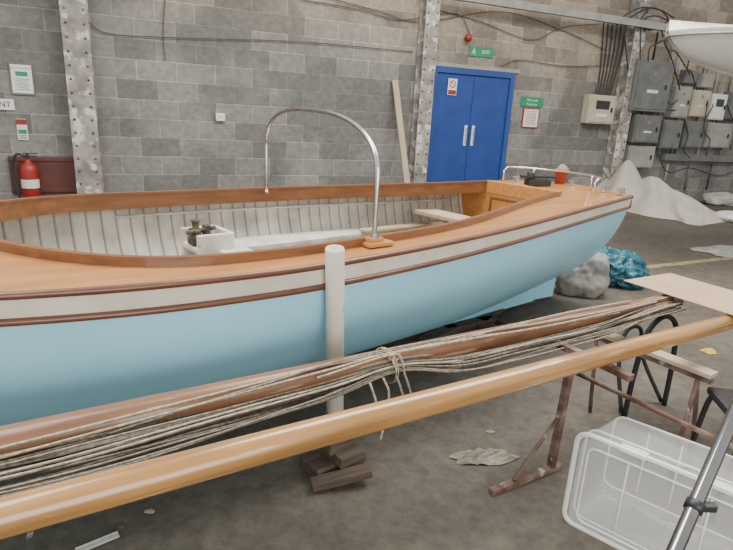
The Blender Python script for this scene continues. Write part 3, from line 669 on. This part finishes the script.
# pedestal trestle
e=empty("spar_trestle",sp(1.87,1.38,0),math.atan2(E.y,E.x))
box("top_rail",(.035,.56,.026),(0,0,.589),M['rust'],e,bevel=.004)
box("upright",(.028,.032,.56),(0,0,.30),M['rust'],e,bevel=.004,rot=(0,math.radians(2),0))
box("foot",(.42,.032,.025),(-.16,0,.013),M['rust'],e,bevel=.004)
tube("brace",[(-.24,0,.03),(-.02,0,.27)],.009,M['rust'],e)
top(e,"rusty steel pedestal trestle holding up the wooden spars","trestle")
def trestle(l,m0,m1,zt_,label,pale=False):
    e=empty("spar_trestle",sp(l,(m0+m1)/2,0),math.atan2(E.y,E.x)); w=m1-m0
    box("top_rail",(.05,w,.04),(0,0,zt_-.02),M['rust'],e,bevel=.004)
    for sy in (-1,1):
        y=sy*(w/2-.09)
        box("upright",(.035,.035,zt_-.07),(0,y,(zt_-.07)/2+.03),M['rust'],e,bevel=.004)
        box("foot",(.5,.045,.03),(0,y,.015),M['rust'],e,bevel=.004)
    box("stretcher",(.02,w-.2,.03),(0,0,.34),M['rust'],e,bevel=.003)
    return top(e,label,"trestle")
trestle(-1.0,1.0,1.72,.554,"rusty steel trestle supporting the spar ends")
e=empty("work_frame",(1.34,2.41,0),math.atan2(-.27,.19))
box("plank_top",(.60,.07,.022),(0,0,.50),M['palewood'],e,bevel=.004)
box("frame_rail",(.60,.022,.03),(0,0,.472),M['rust'],e,bevel=.004)
tube("leg",[(-.26,0,.46),(-.28,.10,0.0)],.010,M['rust'],e); tube("leg",[(.24,0,.46),(.26,.10,0.0)],.010,M['rust'],e); tube("leg",[(.24,0,.46),(.26,-.10,0.0)],.010,M['rust'],e)
top(e,"low rusty work frame topped with a pale plank","work frame")
o=tube("rusty_pipe",[(.93,2.22,.46),(1.36,1.66,.44)],.010,M['rust'],seg=10); top(o,"rusty steel pipe resting against the trestle","pipe")
dl=Vector((.5,-.866,0)); an=math.atan2(-.866,.5)
cc=(Vector((1.4,2.9,0))+Vector((1.77,3.1,0)))/2+dl*.40
o=box("plywood_sheet",(.80,.42,.006),(cc.x,cc.y,.700),M['ply'],rotz=an,bevel=.002); top(o,"thin brown cardboard-coloured sheet laid across the spars","board")

# ---------------------------------------------------------------- storage box
bx=empty("storage_box",(.84,1.83,0),math.atan2(-.65,.76))
Lb,Db,Hb=.62,.3,.40
V=[];Fc=[]
def rr_loop(L_,H_,r,y,inset=0):
    out=[]
    for cx_,cz_,a0 in ((L_-r,H_-r,0),(r,H_-r,90),(r,r,180),(L_-r,r,270)):
        for k in range(6):
            a=math.radians(a0+90*k/5); x=cx_+r*math.cos(a); z=cz_+r*math.sin(a)
            out.append((inset+x*(L_-2*inset)/L_,y,inset+z*(H_-2*inset)/H_))
    return out
loops=[rr_loop(Lb,Hb,.04,0,0.0),rr_loop(Lb,Hb,.04,.1,.012),rr_loop(Lb,Hb,.045,.2,.022),rr_loop(Lb,Hb,.05,.29,.03),rr_loop(Lb,Hb,.05,.3,.045)]
n=24
for l in loops: V+=l
for i in range(len(loops)-1):
    for k in range(n): a=i*n+k;b=i*n+(k+1)%n; Fc.append((a,b,b+n,a+n))
Fc.append(tuple((len(loops)-1)*n+k for k in range(n)))
sh=meshobj("tub",V,Fc,M['clear'],bx,smooth=True); s_=sh.modifiers.new("s","SOLIDIFY"); s_.thickness=.003
rim=rr_loop(Lb+.02,Hb+.0,.045,-.005); rim=[(x-.01,y,z) for x,y,z in rim]; rim.append(rim[0])
tube("tub_rim",rim,.010,M['clearrim'],bx,seg=8)
rimb=rr_loop(Lb,Hb,.045,.055,.004); rimb.append(rimb[0]); tube("tub_rim",rimb,.005,M['clearrim'],bx,seg=6)
rimc=rr_loop(Lb,Hb,.05,.295,.035); rimc.append(rimc[0]); tube("tub_rim",rimc,.005,M['clearrim'],bx,seg=6)
ld=rr_loop(Lb-.02,Hb-.02,.04,-.012); ld=[(x+.01,y,z+.01) for x,y,z in ld]
meshobj("lid",ld+[(x,-.016,z) for x,y,z in ld],[tuple(range(n)),tuple(range(n,2*n))[::-1]]+[(i,(i+1)%n,n+(i+1)%n,n+i) for i in range(n)],M['clear'],bx)
rim2=rr_loop(Lb-.08,Hb-.08,.03,-.018); rim2=[(x+.04,y,z+.04) for x,y,z in rim2]; rim2.append(rim2[0])
tube("lid_rib",rim2,.004,M['clearrim'],bx,seg=6)
for x in (.18,.44): tube("lid_rib",[(x,-.018,.04),(x,-.018,Hb-.04)],.003,M['clearrim'],bx,seg=6)
for k in range(1,5): tube("tub_rib",[(.05+.12*k,.29,.06),(.05+.12*k,.29,Hb-.06)],.003,M['clearrim'],bx,seg=6)
for x in (Lb*.3,Lb*.75): box("latch",(.09,.04,.018),(x,-.005,Hb+.004),M['clearrim'],bx,bevel=.005)
top(bx,"clear plastic storage box standing on its side on the floor","storage box")

ch=empty("chrome_stand",(.25,.55,0))
p0=Vector((.763,1.076,.55)); p1=Vector((.988,1.305,.787)); d=(p1-p0)
pa=p0-d*2.15; pb=p1+d*1.2
org=Vector((.25,.55,0))
pts=[pa-org,p0-org,p1-org,pb-org]
tube("chrome_tube",pts,.0175,M['chrome'],ch,seg=20)
box("foot_plate",(.14,.14,.02),(pa-org).to_tuple()[:2]+(.011,),M['dark'],ch,bevel=.004)
q=p0+d*.3-org
tube("black_clip",[q-d.normalized()*.012,q+d.normalized()*.012],.0215,M['dark'],ch,seg=14)
box("clip_lug",(.045,.02,.02),(q+Vector((.03,-.0,-.0))),M['dark'],ch,bevel=.004)
top(ch,"polished chrome tube with black clip leaning upward","tube")

def chair(loc,rz,label):
    c_=empty("black_chair",loc,rz)
    box("seat",(.36,.36,.035),(0,0,.42),M['dark'],c_,bevel=.015)
    V=[];Fc=[]
    for i in range(9):
        for j in range(9):
            x=-.18+.36*i/8; z=.48+.28*j/8; V.append((x,.18+.05*(j/8)+.04*(1-(x/.18)**2)-.03,z))
    for i in range(8):
        for j in range(8): a=i*9+j; Fc.append((a,a+1,a+10,a+9))
    bk_=meshobj("backrest",V,Fc,M['dark'],c_,smooth=True); s_=bk_.modifiers.new("s","SOLIDIFY"); s_.thickness=.02
    for sx in (-1,1):
        tube("leg",cr([(sx*.16,-.20,0),(sx*.16,-.17,.36),(sx*.16,-.13,.40)],5),.011,M['black'],c_)
        tube("leg",cr([(sx*.16,.22,0),(sx*.16,.17,.41),(sx*.155,.19,.6),(sx*.15,.21,.73)],5),.011,M['black'],c_)
    return top(c_,label,"chair")
chair((1.66,1.99,0),math.radians(-100),"black plastic chair with black tubular legs by the trestle")
e=empty("black_tube_frame",(1.58,2.74,0),.5)
tube("frame_hoop",cr([(-.17,0,0),(-.16,.0,.25),(-.12,.0,.48),(0,.0,.56),(.12,.0,.48),(.16,.0,.25),(.17,0,0)],6),.014,M['black'],e)
tube("frame_hoop",cr([(-.17,.02,.012),(-.10,.14,.25),(-.06,.16,.42),(.06,.16,.42),(.10,.14,.25),(.17,.02,.012)],6),.011,M['black'],e)
top(e,"black bent tubular frame standing beneath the brown sheet","frame")

# ---------------------------------------------------------------- background clutter
ps=gp(596,203); pe=gp(718,224)
def sheet():
    nx,ny=130,80; V=[];Fc=[]
    ax_=(pe-ps); L_=ax_.length
    for i in range(nx+1):
        u=i/nx
        ridge=.62*math.exp(-((u-.22)/.20)**2)+.22*math.exp(-((u-.24)/.07)**2)+.48*math.exp(-((u-.50)/.16)**2)+.30*math.exp(-((u-.74)/.15)**2)+.10*math.exp(-((u-.93)/.12)**2)
        for j in range(ny+1):
            v=j/ny*2-1; r=abs(v); prof_=(1-r**1.5)
            ph=(u-.25)*24/(0.6+.55*r)+2.4*noise.noise(Vector((u*2.5,v*1.5,0)))
            fold_=.5+.5*math.sin(ph); fold_=fold_**1.6
            ph2=(u*30-v*5)+3*noise.noise(Vector((u*4,v*3,7)))
            edge=min(1,u/.08)*min(1,(1-u)/.10)
            z=ridge*prof_*sms(edge)
            z+=(fold_*.17-.07)*min(1,ridge*1.7)*prof_**.5*(.2+r)*sms(edge)+.018*math.sin(ph2)*prof_**.6*sms(edge)
            wdt=.68*(1+.18*noise.noise(Vector((u*3.5,3 if v>0 else 8,1)))+.10*math.sin(ph))
            V.append((u*L_*1.08-.06,v*wdt+.12*ridge,max(.006,z)))
    for i in range(nx):
        for j in range(ny): a=i*(ny+1)+j; Fc.append((a,a+1,a+ny+2,a+ny+1))
    return meshobj("dust_sheet_heap",V,Fc,M['cloth'],None,(ps.x,ps.y+.2,0),math.atan2(ax_.y,ax_.x),smooth=True)
o=sheet(); top(o,"large pale dust sheet draped over a heap by the wall","dust sheet")
p=gp(716,205); o=bag("cloth_bundle",(p.x+.1,p.y+.1,0),.33,.28,.26,M['sheetpl'],5.0,amp=.12); top(o,"crumpled grey cloth bundle on the floor","cloth")
p=gp(734,221); o=bag("cloth_bundle",(p.x,p.y,0),.3,.3,.16,M['signw'],7.0,amp=.12); top(o,"white plastic sheeting crumpled on the floor","cloth")
p=gp(722,253); o=scrap("plastic_sheet",(p.x+.25,p.y+.1,0),.55,.35,.03,M['sheetpl'],6.0,.3); top(o,"pale grey plastic sheet lying flat on the floor","sheet")
p=gp(622,287); o=bag("plastic_bag",(p.x,p.y+.12,0),.29,.20,.36,M['tealbag'],1.2,freq=2.8,amp=.34,lean=(-.10,0)); top(o,"crumpled turquoise plastic bag on the floor","bag")
o=bag("grey_sack",(1.99,4.92,0),.22,.19,.44,M['greybag'],4.4,freq=1.6,amp=.16); top(o,"full grey sack standing behind the launch stern","sack")
p=gp(484,458); o=scrap("crumpled_paper",(p.x,p.y,0),.14,.06,.028,M['paper'],8.1,.2); top(o,"crumpled dirty paper on the concrete floor","paper")
p=gp(709,352); o=lump("yellow_scrap",(p.x,p.y,0),.05,.04,.03,mat("yellow_plastic",(.55,.40,.03),rough=.5),seed=3,fold=.3); top(o,"small yellow plastic scrap on the floor","scrap")
p=gp(98,545); o=box("plastic_strip",None,(p.x,p.y,.008),M['sheetpl'],rotz=.7,boxes=[((.14,.022,.008),(0,0,0)),((.14,.004,.014),(0,.009,.003))],bevel=.002); top(o,"short grey plastic strip lying on the floor","strip")
for k,(x,y) in enumerate(((150,512),(120,528),(30,535),(490,432))):
    p=gp(x,y); o=scrap("debris_scrap",(p.x,p.y,0),.020,.012,.008,M[['greybag','timber','paper','palewood'][k%4]],k*1.7,k); top(o,"small scrap of debris on the concrete floor","debris","scraps on the floor")
pa=gp(640,268); pb=gp(745,254)
o=beam("floor_line_marking",Vector((pa.x,pa.y,.002)),Vector((pb.x+.8,pb.y+.3,.002)),.1,.004,M['yellow'],bevel=0); o.name="trim_1"; struct(o)

# ---------------------------------------------------------------- second boat (raised)
b2=empty("white_boat",(4.38,6.25,-.13),math.radians(5))
rows=[]
for i in range(41):
    t=i/40; s=-1.45+4.4*t; w=.85*(1-(1-min(1,t*2.0))**2.2)**.6+.01; zt2=2.60-.02*t; zb=2.44-.34*(1-(1-min(1,t*2.4))**2)**.7
    r=[]
    for k in range(13):
        v=k/12; r.append((s+.14*(1-t)*((1-v)**1.5),-w*(v**.55),zb+(zt2-zb)*v))
    rows.append(list(reversed(r))+[(x,-y,z) for x,y,z in r[1:]])
loft("hull",rows,M['gel'],b2)
rows2=[[ (r[0][0],r[0][1],r[0][2]),(r[0][0],0,r[0][2]+.10),(r[-1][0],r[-1][1],r[-1][2])] for r in rows]
loft("deck",rows2,M['gel'],b2)
for sg in (0,-1):
    tube("rubbing_band",[(r[sg][0],r[sg][1]*1.01,r[sg][2]-.05) for r in rows],.012,M['lgrey'],b2)
for x in (1.3,2.5):
    for y in (-.5,.5): tube("cradle_leg",[(x,y,.13),(x,y,2.2)],.035,M['rust'],b2)
    box("cradle_beam",(.1,1.2,.08),(x,0,2.06),M['rust'],b2,bevel=.008)
top(b2,"white fibreglass boat raised on a steel cradle","boat")

# ---------------------------------------------------------------- lights
w=bpy.data.worlds.new("world"); bpy.context.scene.world=w; w.use_nodes=True
bg=w.node_tree.nodes["Background"]; bg.inputs[0].default_value=(1,.985,.95,1); bg.inputs[1].default_value=.95
def area(name,loc,rot,sx,sy,e,col):
    l=bpy.data.lights.new(name,'AREA'); l.shape='RECTANGLE'; l.size=sx; l.size_y=sy; l.energy=e; l.color=col
    o=bpy.data.objects.new(name,l); o.location=loc; o.rotation_euler=rot; return link(o)
area("rooflight",(2.5,4.5,6.0),(0,0,0),6,2.2,720,(1,.97,.9))
area("rooflight",(-2.5,1.5,5.5),(0,math.radians(-15),0),2.5,3,310,(1,.98,.93))
area("hull_fill_light",(2.5,-3.5,2.0),(math.radians(84),0,math.radians(18)),4,3,250,(1,.99,.96))  # unseen fill added behind the camera to brighten the near hull side
